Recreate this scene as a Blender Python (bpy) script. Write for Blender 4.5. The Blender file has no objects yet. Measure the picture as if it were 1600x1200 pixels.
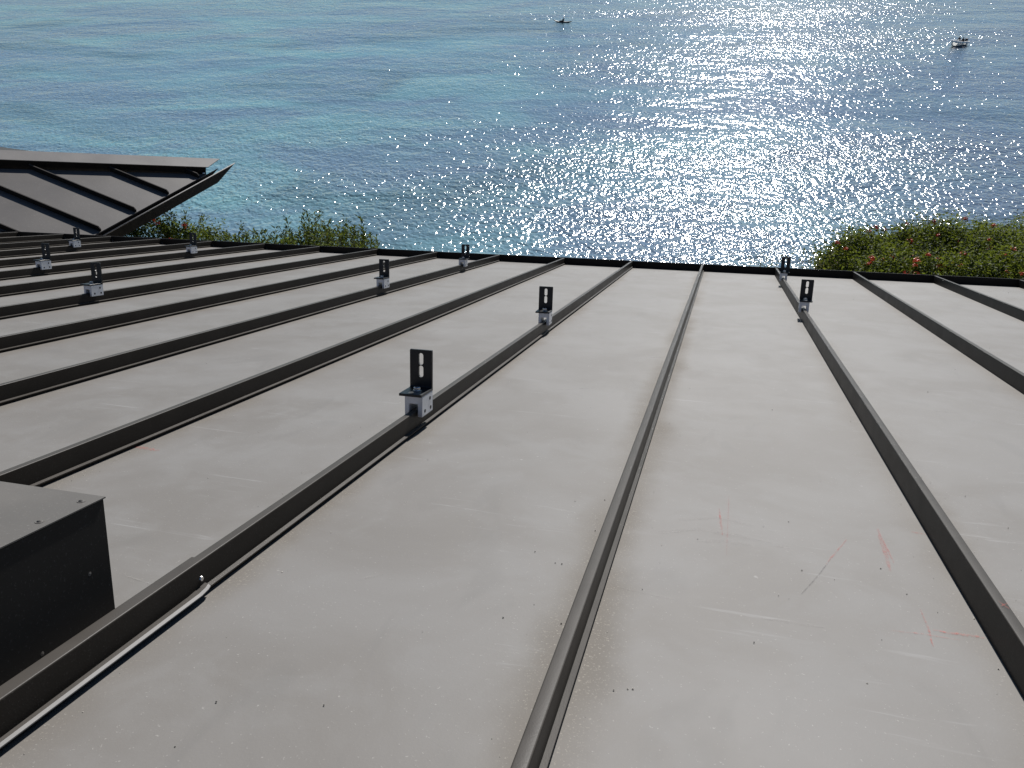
import bpy, bmesh, math, random
import numpy as np
from mathutils import Matrix, Vector, noise

# ------------------------------------------------------------------ camera, sky, sun, exposure
scene = bpy.context.scene
CAM_Z = 35.0                      # metres above the sea
PITCH = math.radians(35.0)
FPX = 1217.0                      # focal length in pixels of the 1600 px wide photograph
cam_d = bpy.data.cameras.new('camera')
cam = bpy.data.objects.new('camera', cam_d)
scene.collection.objects.link(cam)
cam.location = (0, 0, CAM_Z)
cam.rotation_euler = (math.pi / 2 - PITCH, 0, 0)
cam_d.sensor_width = 36.0
cam_d.lens = 36.0 * FPX / 1600.0
cam_d.clip_start = 0.02
cam_d.clip_end = 30000
scene.camera = cam

SUN_AZ = math.radians(15.2)       # from +Y (straight ahead) towards +X
SUN_EL = math.radians(31.0)
world = bpy.data.worlds.new('World')
scene.world = world
world.use_nodes = True
wn = world.node_tree
wn.nodes.clear()
w_out = wn.nodes.new('ShaderNodeOutputWorld')
w_bg = wn.nodes.new('ShaderNodeBackground')
w_sky = wn.nodes.new('ShaderNodeTexSky')
w_sky.sky_type = 'NISHITA'
w_sky.sun_disc = False
w_sky.sun_elevation = SUN_EL
w_sky.sun_rotation = SUN_AZ
w_sky.air_density = 0.85
w_sky.dust_density = 0.0
w_sky.ozone_density = 3.0
w_bg.inputs['Strength'].default_value = 0.05
wn.links.new(w_sky.outputs['Color'], w_bg.inputs['Color'])
wn.links.new(w_bg.outputs['Background'], w_out.inputs['Surface'])

sun_d = bpy.data.lights.new('sun', 'SUN')
sun_d.energy = 5.0
sun_d.angle = math.radians(0.53)
sun_d.color = (1.0, 0.975, 0.94)
sun = bpy.data.objects.new('sun', sun_d)
scene.collection.objects.link(sun)
SUN_DIR = Vector((math.cos(SUN_EL) * math.sin(SUN_AZ), math.cos(SUN_EL) * math.cos(SUN_AZ), math.sin(SUN_EL)))
sun.rotation_euler = SUN_DIR.to_track_quat('Z', 'Y').to_euler()
sun.location = (0, 0, CAM_Z + 30)

scene.view_settings.view_transform = 'Standard'
scene.view_settings.look = 'None'
scene.view_settings.exposure = 0.45
scene.view_settings.gamma = 1.0
scene.view_settings.use_curve_mapping = False
scene.render.engine = 'CYCLES'
scene.cycles.max_bounces = 6
scene.cycles.caustics_reflective = False
scene.cycles.caustics_refractive = False
scene.cycles.sample_clamp_indirect = 4.0
scene.cycles.sample_clamp_direct = 45.0
scene.cycles.use_denoising = True

rng = random.Random(7)
nrng = np.random.default_rng(11)
COL = scene.collection

# ------------------------------------------------------------------ helpers
def tag(o, label=None, cat=None, group=None, kind=None):
    if label: o['label'] = label
    if cat: o['category'] = cat
    if group: o['group'] = group
    if kind: o['kind'] = kind
    return o

def empty(name, loc=(0, 0, 0), mat=None):
    o = bpy.data.objects.new(name, None)
    COL.objects.link(o)
    o.empty_display_size = 0.1
    if mat is not None: o.matrix_world = mat
    else: o.location = loc
    return o

def link(name, me, mat=None, parent=None, smooth=False):
    o = bpy.data.objects.new(name, me)
    COL.objects.link(o)
    if mat is not None and not me.materials: me.materials.append(mat)
    if parent is not None: o.parent = parent
    if smooth:
        me.polygons.foreach_set('use_smooth', [True] * len(me.polygons))
    return o

def mesh_of(bm, name):
    bmesh.ops.recalc_face_normals(bm, faces=bm.faces[:])
    me = bpy.data.meshes.new(name)
    bm.to_mesh(me); bm.free()
    return me

def pyd(name, v, f):
    me = bpy.data.meshes.new(name)
    me.from_pydata(v, [], f); me.update()
    return me

def solid(name, v, f):
    me = pyd(name, v, f); bm = bmesh.new(); bm.from_mesh(me); bmesh.ops.recalc_face_normals(bm, faces=bm.faces[:]); bm.to_mesh(me); bm.free(); return me

def add_box(bm, lo, hi, mtx=None):
    vs = []
    for z in (lo[2], hi[2]):
        for x, y in ((lo[0], lo[1]), (hi[0], lo[1]), (hi[0], hi[1]), (lo[0], hi[1])):
            p = Vector((x, y, z))
            vs.append(bm.verts.new(mtx @ p if mtx else p))
    for f in ((3, 2, 1, 0), (4, 5, 6, 7), (0, 1, 5, 4), (1, 2, 6, 5), (2, 3, 7, 6), (3, 0, 4, 7)):
        bm.faces.new([vs[i] for i in f])

def bevel_all(bm, w, seg=2):
    bmesh.ops.bevel(bm, geom=bm.edges[:], offset=w, segments=seg, affect='EDGES', clamp_overlap=True)

def add_cyl(bm, p0, p1, r0, r1=None, n=12, caps=True):
    p0, p1 = Vector(p0), Vector(p1)
    r1 = r0 if r1 is None else r1
    q = (p1 - p0).to_track_quat('Z', 'Y').to_matrix()
    a, b = [], []
    for i in range(n):
        c = Vector((math.cos(2 * math.pi * i / n), math.sin(2 * math.pi * i / n), 0))
        a.append(bm.verts.new(p0 + q @ (c * r0))); b.append(bm.verts.new(p1 + q @ (c * r1)))
    for i in range(n):
        j = (i + 1) % n
        bm.faces.new((a[i], a[j], b[j], b[i]))
    if caps:
        bm.faces.new(a[::-1]); bm.faces.new(b)

def extrude_profile(bm, prof, ys, closed=True, warp=None):
    rings = []
    for y in ys:
        rings.append([bm.verts.new((warp(x, y, z) if warp else (x, y, z))) for x, z in prof])
    n = len(prof)
    for a, b in zip(rings[:-1], rings[1:]):
        for i in range(n if closed else n - 1):
            j = (i + 1) % n
            bm.faces.new((a[i], a[j], b[j], b[i]))
    if closed:
        bm.faces.new(rings[0][::-1]); bm.faces.new(rings[-1])

class NT:
    def __init__(self, name):
        self.m = bpy.data.materials.new(name); self.m.use_nodes = True
        self.t = self.m.node_tree; self.t.nodes.clear()
        self.out = self.n('ShaderNodeOutputMaterial')
    def n(self, t, **kw):
        x = self.t.nodes.new(t)
        for k, v in kw.items(): setattr(x, k, v)
        return x
    def set(self, sock, v):
        if isinstance(v, bpy.types.NodeSocket): self.t.links.new(v, sock)
        else: sock.default_value = v
    def math(self, op, a, b=None, clamp=False):
        x = self.n('ShaderNodeMath', operation=op, use_clamp=clamp)
        self.set(x.inputs[0], a)
        if b is not None: self.set(x.inputs[1], b)
        return x.outputs[0]
    def mapr(self, v, a, b, c=0.0, d=1.0, smooth=True):
        x = self.n('ShaderNodeMapRange', clamp=True)
        x.interpolation_type = 'SMOOTHSTEP' if smooth else 'LINEAR'
        for i, q in enumerate((v, a, b, c, d)): self.set(x.inputs[i], q)
        return x.outputs[0]
    def mix(self, fac, a, b, blend='MIX'):
        x = self.n('ShaderNodeMix', data_type='RGBA', blend_type=blend)
        self.set(x.inputs[0], fac); self.set(x.inputs[6], a); self.set(x.inputs[7], b)
        return x.outputs[2]
    def noise(self, vec, scale, detail=3, rough=0.5, dist=0.0):
        x = self.n('ShaderNodeTexNoise')
        self.set(x.inputs['Vector'], vec); x.inputs['Scale'].default_value = scale
        x.inputs['Detail'].default_value = detail; x.inputs['Roughness'].default_value = rough
        x.inputs['Distortion'].default_value = dist
        return x.outputs[0]
    def scale(self, vec, s, add=None, rot=(0, 0, 0)):
        x = self.n('ShaderNodeMapping')
        self.set(x.inputs['Vector'], vec); x.inputs['Scale'].default_value = s
        x.inputs['Rotation'].default_value = rot
        if add is not None: self.set(x.inputs['Location'], add)
        return x.outputs[0]
    def bsdf(self, **kw):
        x = self.n('ShaderNodeBsdfPrincipled')
        for k, v in kw.items(): self.set(x.inputs[k], v)
        self.t.links.new(x.outputs[0], self.out.inputs['Surface'])
        return x
    def bump(self, h, strength=1.0, dist=1.0, normal=None):
        x = self.n('ShaderNodeBump')
        x.inputs['Strength'].default_value = strength; x.inputs['Distance'].default_value = dist
        self.set(x.inputs['Height'], h)
        if normal is not None: self.set(x.inputs['Normal'], normal)
        return x.outputs[0]

def rgb(*c): return (c[0], c[1], c[2], 1.0)

W = 0.43        # spacing of the standing seams
HS = 0.041      # height of the seams
U_MIN, U_MAX = -15, 7
V_TOP = 6.0

# ------------------------------------------------------------------ materials
def mat_panel(name='painted_metal_panel'):
    t = NT(name)
    tc = t.n('ShaderNodeTexCoord'); oi = t.n('ShaderNodeObjectInfo')
    off = t.n('ShaderNodeCombineXYZ')
    t.set(off.inputs[0], t.math('MULTIPLY', oi.outputs['Random'], 37.0))
    t.set(off.inputs[1], t.math('MULTIPLY', oi.outputs['Random'], 91.0))
    va = t.n('ShaderNodeVectorMath', operation='ADD')
    t.set(va.inputs[0], tc.outputs['Object']); t.set(va.inputs[1], off.outputs[0])
    P = va.outputs[0]
    sx = t.n('ShaderNodeSeparateXYZ'); t.set(sx.inputs[0], tc.outputs['Object'])
    u = sx.outputs[0]
    # broad mottling
    n1 = t.noise(P, 3.2, 4, 0.55, 0.6)
    n2 = t.noise(P, 11.0, 5, 0.6, 0.4)
    col = t.mix(t.mapr(n1, 0.32, 0.68), rgb(0.150, 0.140, 0.129), rgb(0.174, 0.166, 0.157))
    col = t.mix(t.math('MULTIPLY', t.mapr(n2, 0.45, 0.72), 0.42), col, rgb(0.190, 0.185, 0.178))
    # pale scuffs across the pan
    scf = t.noise(t.scale(P, (5.0, 55.0, 1.0)), 1.0, 4, 0.62, 0.5)
    scm = t.noise(P, 5.5, 2, 0.5)
    sc = t.math('MULTIPLY', t.mapr(scf, 0.60, 0.72), t.mapr(scm, 0.47, 0.66))
    col = t.mix(t.math('MULTIPLY', sc, 0.36), col, rgb(0.30, 0.298, 0.295))
    # a few wiped patches
    wp = t.noise(t.scale(P, (9.0, 4.0, 1.0), rot=(0, 0, 0.5)), 1.0, 3, 0.55, 1.2)
    col = t.mix(t.math('MULTIPLY', t.mapr(wp, 0.56, 0.7), 0.22), col, rgb(0.125, 0.120, 0.114))
    # dusty dirt gathered along the seams
    ed = t.math('MINIMUM', u, t.math('SUBTRACT', W, u))
    wob = t.noise(P, 6.0, 6, 0.6)
    wob2 = t.noise(P, 2.0, 2, 0.5)
    lim = t.math('ADD', t.math('MULTIPLY', wob, 0.085), t.math('MULTIPLY', wob2, 0.035))
    dirt = t.mapr(t.math('SUBTRACT', ed, t.math('SUBTRACT', lim, 0.056)), 0.055, 0.0)
    side_l = t.mapr(u, 0.1, 0.3, 1.0, t.math('ADD', t.math('MULTIPLY', t.math('FRACT', t.math('MULTIPLY', oi.outputs['Random'], 17.3)), 0.8), 0.2))
    dirt = t.math('MULTIPLY', dirt, t.math('MULTIPLY', side_l, t.mapr(t.noise(P, 1.3, 2), 0.3, 0.6, 0.35, 1.0)))
    col = t.mix(t.math('MULTIPLY', dirt, 0.52), col, rgb(0.100, 0.083, 0.063))
    grain = t.noise(P, 420.0, 2, 0.6)
    col = t.mix(t.math('MULTIPLY', t.math('MULTIPLY', t.mapr(grain, 0.60, 0.68), dirt), 0.5), col, rgb(0.36, 0.33, 0.28))
    g2 = t.noise(P, 260.0, 3, 0.7)
    sp = t.mapr(g2, 0.665, 0.70)
    col = t.mix(t.math('MULTIPLY', sp, 0.30), col, rgb(0.40, 0.385, 0.36))
    # chalk dust dabs
    vo = t.n('ShaderNodeTexVoronoi'); t.set(vo.inputs['Vector'], P); vo.inputs['Scale'].default_value = 26.0
    dab = t.math('MULTIPLY', t.mapr(t.math('ADD', vo.outputs['Distance'], t.math('MULTIPLY', t.noise(P, 120, 3), 0.25)), 0.20, 0.13), t.mapr(t.noise(P, 4.0, 2), 0.52, 0.6))
    col = t.mix(t.math('MULTIPLY', dab, 0.35), col, rgb(0.40, 0.39, 0.375))
    ro = t.math('ADD', t.math('MULTIPLY', n2, 0.10), 0.50)
    ro = t.math('ADD', ro, t.math('MULTIPLY', dirt, 0.15))
    h = t.math('ADD', t.math('MULTIPLY', t.noise(P, 2.4, 2, 0.5), 0.004), t.math('MULTIPLY', g2, 0.00012))
    t.bsdf(**{'Base Color': col, 'Roughness': ro, 'Specular IOR Level': 0.13, 'Normal': t.bump(h, 1.0, 1.0)})
    return t.m

def mat_paint(name, c, rough=0.42, var=0.25, bump=0.0003, metallic=0.0, scale=8.0, spec=0.5, lit_top=None):
    t = NT(name)
    tc = t.n('ShaderNodeTexCoord')
    P = tc.outputs['Object']
    n = t.noise(P, scale, 5, 0.6)
    f = t.noise(P, scale * 40, 2, 0.6)
    lo = rgb(*[x * (1 - var) for x in c]); hi = rgb(*[x * (1 + var) for x in c])
    col = t.mix(t.mapr(n, 0.3, 0.7), lo, hi)
    col = t.mix(t.math('MULTIPLY', t.mapr(f, 0.62, 0.7), 0.3), col, rgb(*[min(1, x * 1.8 + 0.05) for x in c]))
    if lit_top:            # paints sunlight onto the upward faces as a lighter colour
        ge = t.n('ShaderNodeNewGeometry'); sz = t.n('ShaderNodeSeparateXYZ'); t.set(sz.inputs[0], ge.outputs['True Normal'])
        lit_m = t.math('MULTIPLY', t.mapr(sz.outputs[2], 0.45, 0.85), t.mapr(n, 0.2, 0.6, 0.75, 1.0))
        col = t.mix(lit_m, col, rgb(*lit_top))
    ro = t.math('ADD', t.math('MULTIPLY', n, 0.2), rough - 0.1)
    t.bsdf(**{'Base Color': col, 'Roughness': ro, 'Metallic': metallic, 'Specular IOR Level': spec,
              'Normal': t.bump(t.math('MULTIPLY', t.math('ADD', n, f), bump), 1.0, 1.0)})
    return t.m

M_PANEL = mat_panel()
M_SEAM = mat_paint('painted_metal_seam', (0.021, 0.018, 0.015), 0.40, 0.12, 0.0001, 0.0, 14.0, 0.08, (0.062, 0.056, 0.050))  # last colour paints the sunlit look of the tops
M_HEM = mat_paint('sunlit_edge', (0.20, 0.192, 0.184), 0.6, 0.1, 0.0001, 0.0, 30.0, 0.2)  # pale tone stands in for sun on the hem and gutter rim
M_WPAN = mat_paint('painted_metal_clean_pan', (0.092, 0.083, 0.075), 0.5, 0.05, 0.00005, 0.0, 2.0)
M_CAP = mat_paint('painted_metal_cap', (0.150, 0.139, 0.128), 0.5, 0.06, 0.00005, 0.0, 3.0)
M_BODY = mat_paint('box_side_shade', (0.017, 0.016, 0.015), 0.55, 0.08, 0.00004, 0.0, 9.0, 0.15)  # same box as the lid; shade of the sides is put into this colour
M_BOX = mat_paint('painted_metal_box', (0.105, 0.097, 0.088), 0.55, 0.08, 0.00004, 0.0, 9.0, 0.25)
M_ALU = mat_paint('mill_aluminium', (0.72, 0.72, 0.73), 0.45, 0.06, 0.0001, 0.35, 60.0)
M_BLACK = mat_paint('black_anodised', (0.010, 0.010, 0.011), 0.38, 0.2, 0.0001, 0.0, 60.0)
M_STEEL = mat_paint('stainless_steel', (0.60, 0.60, 0.60), 0.25, 0.08, 0.0, 1.0, 90.0)
M_DARK = mat_paint('dark_socket', (0.015, 0.015, 0.015), 0.5, 0.2, 0.0, 0.0, 90.0)
M_WALL = mat_paint('stucco', (0.52, 0.49, 0.44), 0.9, 0.1, 0.004, 0.0, 6.0)
M_ROCK = mat_paint('cliff_soil', (0.16, 0.125, 0.085), 0.95, 0.35, 0.15, 0.0, 0.35)
M_GRIT = mat_paint('grit', (0.42, 0.39, 0.34), 0.8, 0.4, 0.0, 0.0, 300.0)
M_DGRIT = mat_paint('dark_grit', (0.03, 0.027, 0.022), 0.8, 0.4, 0.0, 0.0, 300.0)
M_BARK = mat_paint('twig_bark', (0.13, 0.10, 0.065), 0.9, 0.3, 0.002, 0.0, 30.0)
M_HULL = mat_paint('white_boat_hull', (0.78, 0.78, 0.76), 0.35, 0.05, 0.0, 0.0, 3.0)
M_DHULL = mat_paint('dark_boat_plastic', (0.02, 0.025, 0.03), 0.45, 0.2, 0.0, 0.0, 3.0)
M_CLOTH = mat_paint('dark_clothes', (0.018, 0.020, 0.028), 0.85, 0.3, 0.0, 0.0, 12.0)
M_SKIN = mat_paint('skin', (0.32, 0.19, 0.13), 0.6, 0.1, 0.0, 0.0, 12.0)

def mat_chalk(name, c, amount):
    t = NT(name)
    tc = t.n('ShaderNodeTexCoord'); P = tc.outputs['Object']
    n = t.noise(P, 300.0, 4, 0.7); m = t.noise(P, 45.0, 2, 0.6)
    d = t.n('ShaderNodeBsdfDiffuse'); t.set(d.inputs['Color'], rgb(*c))
    tr = t.n('ShaderNodeBsdfTransparent')
    mx = t.n('ShaderNodeMixShader')
    at = t.n('ShaderNodeVertexColor'); at.layer_name = 'ink'
    a = t.math('MULTIPLY', t.math('MULTIPLY', t.mapr(n, 0.36, 0.62), t.mapr(m, 0.25, 0.6, 0.3, 1.0)), amount)
    a = t.math('MULTIPLY', a, at.outputs['Color'])
    t.set(mx.inputs[0], a)
    t.t.links.new(tr.outputs[0], mx.inputs[1]); t.t.links.new(d.outputs[0], mx.inputs[2])
    t.t.links.new(mx.outputs[0], t.out.inputs['Surface'])
    return t.m
M_CHALK = mat_chalk('red_chalk', (0.55, 0.11, 0.085), 0.45)
M_CHALKP = mat_chalk('pale_chalk', (0.36, 0.34, 0.32), 0.28)
M_CHALKG = mat_chalk('pencil_grey', (0.10, 0.095, 0.095), 0.55)

def mat_leaf(name, a, b, c):
    t = NT(name)
    at = t.n('ShaderNodeVertexColor'); at.layer_name = 'tint'
    sx = t.n('ShaderNodeSeparateColor'); t.set(sx.inputs[0], at.outputs['Color'])
    col = t.mix(sx.outputs[0], rgb(*a), rgb(*b))
    col = t.mix(t.math('MULTIPLY', sx.outputs[1], 1.0), col, rgb(*c))
    pb = t.n('ShaderNodeBsdfPrincipled'); t.set(pb.inputs['Base Color'], col)
    pb.inputs['Roughness'].default_value = 0.55; pb.inputs['Specular IOR Level'].default_value = 0.07
    tl = t.n('ShaderNodeBsdfTranslucent')
    t.set(tl.inputs['Color'], t.mix(0.6, col, rgb(0.21, 0.25, 0.025)))
    mx = t.n('ShaderNodeMixShader'); mx.inputs[0].default_value = 0.40
    t.t.links.new(pb.outputs[0], mx.inputs[1]); t.t.links.new(tl.outputs[0], mx.inputs[2])
    t.t.links.new(mx.outputs[0], t.out.inputs['Surface'])
    return t.m
M_LEAF = mat_leaf('hedge_leaf', (0.018, 0.036, 0.009), (0.050, 0.080, 0.014), (0.14, 0.15, 0.02))
M_LEAF2 = mat_leaf('upright_shrub_leaf', (0.018, 0.036, 0.010), (0.046, 0.078, 0.019), (0.09, 0.105, 0.028))
M_LEAFD = mat_leaf('dry_leaf', (0.10, 0.085, 0.05), (0.17, 0.15, 0.09), (0.25, 0.2, 0.12))
M_FLOWER = mat_paint('orange_red_petal', (0.62, 0.075, 0.022), 0.55, 0.3, 0.0, 0.0, 40.0)

def mat_sea():
    t = NT('sea_water')
    tc = t.n('ShaderNodeTexCoord'); P = tc.outputs['Object']
    big = t.noise(t.scale(P, (0.012, 0.022, 1.0), rot=(0, 0, 0.12)), 1.0, 4, 0.55, 0.7)
    mid = t.noise(t.scale(P, (0.035, 0.07, 1.0), rot=(0, 0, 0.1)), 1.0, 4, 0.6, 0.6)
    sx = t.n('ShaderNodeSeparateXYZ'); t.set(sx.inputs[0], P)
    # sandy shallows lie to the left of the headland, deeper water with weed to the right
    side = t.mapr(t.math('ADD', sx.outputs[0], t.math('MULTIPLY', t.math('SUBTRACT', big, 0.5), 120.0)), -45.0, 60.0)
    sand = t.mix(t.mapr(mid, 0.35, 0.66), rgb(0.128, 0.206, 0.276), rgb(0.150, 0.300, 0.335))
    deep = t.mix(t.mapr(mid, 0.35, 0.66), rgb(0.110, 0.155, 0.220), rgb(0.128, 0.200, 0.258))
    col = t.mix(side, sand, deep)
    reef = t.math('MULTIPLY', t.mapr(big, 0.52, 0.62), t.mapr(mid, 0.42, 0.6))
    col = t.mix(t.math('MULTIPLY', reef, 0.6), col, rgb(0.055, 0.085, 0.120))
    # waves: swell, chop, ripples (heights in metres)
    h0 = t.noise(t.scale(P, (0.05, 0.10, 1.0), rot=(0, 0, 0.16)), 1.0, 2, 0.5, 0.3)
    h1 = t.noise(t.scale(P, (0.48, 0.50, 1.0), rot=(0, 0, 0.2)), 1.0, 2, 0.5, 0.3)
    h2 = t.noise(t.scale(P, (2.0, 1.32, 1.0), rot=(0, 0, 0.15)), 1.0, 1, 0.5, 0.3)
    gust = t.mapr(t.noise(t.scale(P, (0.012, 0.045, 1.0), rot=(0, 0, 0.08)), 1.0, 3, 0.55, 0.4), 0.36, 0.64, 0.78, 1.12)
    # the wind ruffles the water under the cliff most, less in the band beyond it
    yy = t.math('ADD', sx.outputs[1], t.math('MULTIPLY', t.math('SUBTRACT', big, 0.5), 50.0))
    zone = t.math('SUBTRACT', t.mapr(yy, 95.0, 128.0, 0.80, 0.45), t.mapr(yy, 140.0, 185.0, 0.0, -0.06))
    gust = t.math('MULTIPLY', gust, zone)
    h = t.math('ADD', t.math('MULTIPLY', h0, 0.55), t.math('MULTIPLY', t.math('MULTIPLY', h1, 0.46), gust))
    h = t.math('ADD', h, t.math('MULTIPLY', t.math('MULTIPLY', h2, 0.29), gust))
    t.bsdf(**{'Base Color': col, 'Roughness': 0.115, 'IOR': 1.333, 'Normal': t.bump(h, 1.0, 1.0)})
    return t.m
M_SEA = mat_sea()

# ------------------------------------------------------------------ measured frames
def wdir(x, y):
    """direction in the world of a pixel of the 1600x1200 photograph"""
    a, b = (x - 800) / FPX, (600 - y) / FPX
    return Vector((a, math.cos(PITCH) + b * math.sin(PITCH), -math.sin(PITCH) + b * math.cos(PITCH)))

def cam2world(c):
    return Vector((c[0], c[1] * math.sin(PITCH) + c[2] * math.cos(PITCH), c[1] * math.cos(PITCH) - c[2] * math.sin(PITCH)))

AX = cam2world((0.96530703, -0.08667548, -0.24631221)).normalized()   # along the eave
AD = cam2world((0.25988272, 0.22728178, 0.93851157)).normalized()     # down the slope
AN = AX.cross(AD).normalized()
EYE = Vector((0, 0, CAM_Z))
RO = EYE + cam2world((1.16055949, 0.72796732, 4.74569972))            # seam 0 meets the eave
ROOF_M = Matrix(((AX.x, AD.x, AN.x, RO.x), (AX.y, AD.y, AN.y, RO.y), (AX.z, AD.z, AN.z, RO.z), (0, 0, 0, 1)))
ROOF_I = ROOF_M.inverted()

def on_roof(px, py, n=-HS):
    """roof-local point where a pixel's line of sight meets the plane n metres above the seam tops"""
    o = ROOF_I @ EYE; d = ROOF_I.to_3x3() @ wdir(px, py)
    return o + d * ((n - o.z) / d.z)

# ------------------------------------------------------------------ sea
bm = bmesh.new()
R = 9000.0
for (x, y) in ((-R, -R), (R, -R), (R, R), (-R, R)): bm.verts.new((x, y, 0))
bm.faces.new(bm.verts[:])
tag(link('sea', mesh_of(bm, 'sea'), M_SEA), kind='structure')

# ------------------------------------------------------------------ hillside and cliff
GROUND = CAM_Z - 5.6
def hill_h(x, y):
    edge = 10.5 + 1.2 * noise.noise(Vector((x * 0.12, 3.1, 0))) + 0.012 * x * x * (1 if abs(x) < 25 else 0.6)
    nz = noise.noise(Vector((x * 0.25, y * 0.25, 1.7)))
    z = GROUND + 0.12 * nz
    if y > edge:
        d = y - edge
        z = GROUND - d * 2.6 + 1.1 * nz - 0.6 * abs(noise.noise(Vector((x * 0.6, y * 0.6, 9.0))))
    if y < 0: z += min(8.0, -y * 0.12)
    return max(z, -2.0)
xs = [-90 + 180 * i / 120 for i in range(121)]
ys = [-60 + i * 2.5 for i in range(24)] + [i * 0.6 for i in range(60)]
ys = sorted(set(ys))
vv = [(x, y, hill_h(x, y)) for y in ys for x in xs]
ff = [(j * 121 + i, j * 121 + i + 1, (j + 1) * 121 + i + 1, (j + 1) * 121 + i) for j in range(len(ys) - 1) for i in range(120)]
tag(link('hillside', pyd('hillside', vv, ff), M_ROCK, smooth=True), kind='structure')

# ------------------------------------------------------------------ main roof
PANELS = {}
roof = empty('house', mat=ROOF_M)
tag(roof, 'house whose broad grey-brown standing seam metal roof slopes down to the sea', 'house')

for k in range(U_MIN, U_MAX):
    nu, nv = 6, 40
    vv, ff = [], []
    for j in range(nv + 1):
        y = -V_TOP * j / nv
        for i in range(nu + 1):
            x = W * i / nu
            e = min(1.0, min(i, nu - i) / 2.0) * min(1.0, j / 2.0)
            vv.append((x, y, -HS + 0.0005 * e * noise.noise(Vector((x * 4 + k * 7.3, y * 1.9, k * 3.1)))))
    for j in range(nv):
        for i in range(nu):
            a = j * (nu + 1) + i
            ff.append((a, a + nu + 1, a + nu + 2, a + 1))
    p = link('panel', pyd('panel', vv, ff), M_PANEL, roof, smooth=True)
    p.location = (k * W, 0, 0); PANELS[k] = p

def seam_profile(g=0.0, lip=0.0055, liph=0.006):
    """cross-section of a standing seam; a lipped hem runs along its right foot"""
    b = 0.0066 + g
    rr, zt = 0.0020, g
    pr = [(-b - 0.001, -HS - 0.002), (-b, -HS + 0.003)]
    for i in range(5):
        a = math.pi - math.pi / 2 * i / 4; pr.append((-b + rr + rr * math.cos(a), zt - rr + rr * math.sin(a)))
    for i in range(5):
        a = math.pi / 2 - math.pi / 2 * i / 4; pr.append((b - rr + rr * math.cos(a), zt - rr + rr * math.sin(a)))
    pr += [(b, -HS + liph + 0.003), (b + lip, -HS + liph + 0.0015), (b + lip + 0.0003, -HS + liph - 0.0002),
           (b + 0.0012, -HS + liph), (b + 0.001, -HS - 0.002)]
    return pr

def seam_mesh(g, y0, y1, ny, name, lipf=None, seed=0.0):
    bm = bmesh.new()
    ysl = [y0 + (y1 - y0) * i / ny for i in range(ny + 1)]
    prof = seam_profile(g)
    n = len(prof); rings = []
    for y in ysl:
        dx = 0.00025 * noise.noise(Vector((seed, y * 1.7, 0.5))); dz = 0.0003 * noise.noise(Vector((seed, y * 2.3, 7.5)))
        pr = seam_profile(g, *(lipf(y) if lipf else (0.0055, 0.006)))
        rings.append([bm.verts.new((x + dx, y, z + (dz if z > -0.02 else 0))) for x, z in pr])
    for a, b in zip(rings[:-1], rings[1:]):
        for i in range(n):
            j = (i + 1) % n
            bm.faces.new((a[i], a[j], b[j], b[i]))
    bm.faces.new(rings[0]); bm.faces.new(rings[-1])
    return mesh_of(bm, name)

def shade_sharp(o, ang=35):
    me = o.data
    me.polygons.foreach_set('use_smooth', [True] * len(me.polygons))
    bm = bmesh.new(); bm.from_mesh(me)
    for e in bm.edges:
        if len(e.link_faces) == 2 and e.calc_face_angle(0) > math.radians(ang): e.smooth = False
    bm.to_mesh(me); bm.free()

for k in range(U_MIN, U_MAX + 1):
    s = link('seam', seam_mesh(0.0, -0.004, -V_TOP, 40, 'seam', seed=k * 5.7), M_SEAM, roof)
    s.location = (k * W, 0, 0); shade_sharp(s)

# slip-over splice cover on the seam nearest the box, its hem flared and torn at the end
Q = on_roof(312, 874, 0.0)
SPL = Q.y
def flare(y):
    d = SPL - y
    if d < 0.012: return 0.0105 - 0.25 * (0.012 - d), 0.0085 + 0.15 * (0.012 - d)
    return max(0.0062, 0.0105 - 0.011 * d), 0.008 - 0.002 * min(1, d * 2)
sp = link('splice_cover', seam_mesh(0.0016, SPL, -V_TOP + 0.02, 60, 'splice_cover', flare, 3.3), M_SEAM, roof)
sp.location = (-W, 0, 0); shade_sharp(sp)
sp['label'] = 'slip-over cover with a flared bright hem on one seam'
vs, fs = [], []
for i in range(41):
    y = SPL - 0.002 - (V_TOP - 0.1 + SPL) * (i / 40) ** 1.5; lp, lh = flare(y); w0 = 0.0008 + lp * 0.22
    vs += [(0.0084 + lp - w0, y, -HS + lh + 0.0036), (0.0084 + lp + 0.0004, y, -HS + lh + 0.0019), (0.0084 + lp + 0.0004, y, -HS + lh + 0.0008)]
fs = [(3 * i + j, 3 * i + j + 1, 3 * i + j + 4, 3 * i + j + 3) for i in range(40) for j in (0, 1)]
h = link('hem', pyd('hem', vs, fs), M_HEM, roof); h.location = (-W, 0, 0); h['label'] = 'hem of the seam cover with the sun highlight painted in'  # paler strip paints the sun's highlight along the lip
bm = bmesh.new(); add_cyl(bm, (0.0080, SPL - 0.006, -0.020), (0.0096, SPL - 0.006, -0.020), 0.0032, 0.0026, 10)
link('rivet', mesh_of(bm, 'rivet'), M_STEEL, roof).location = (-W, 0, 0)

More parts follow.
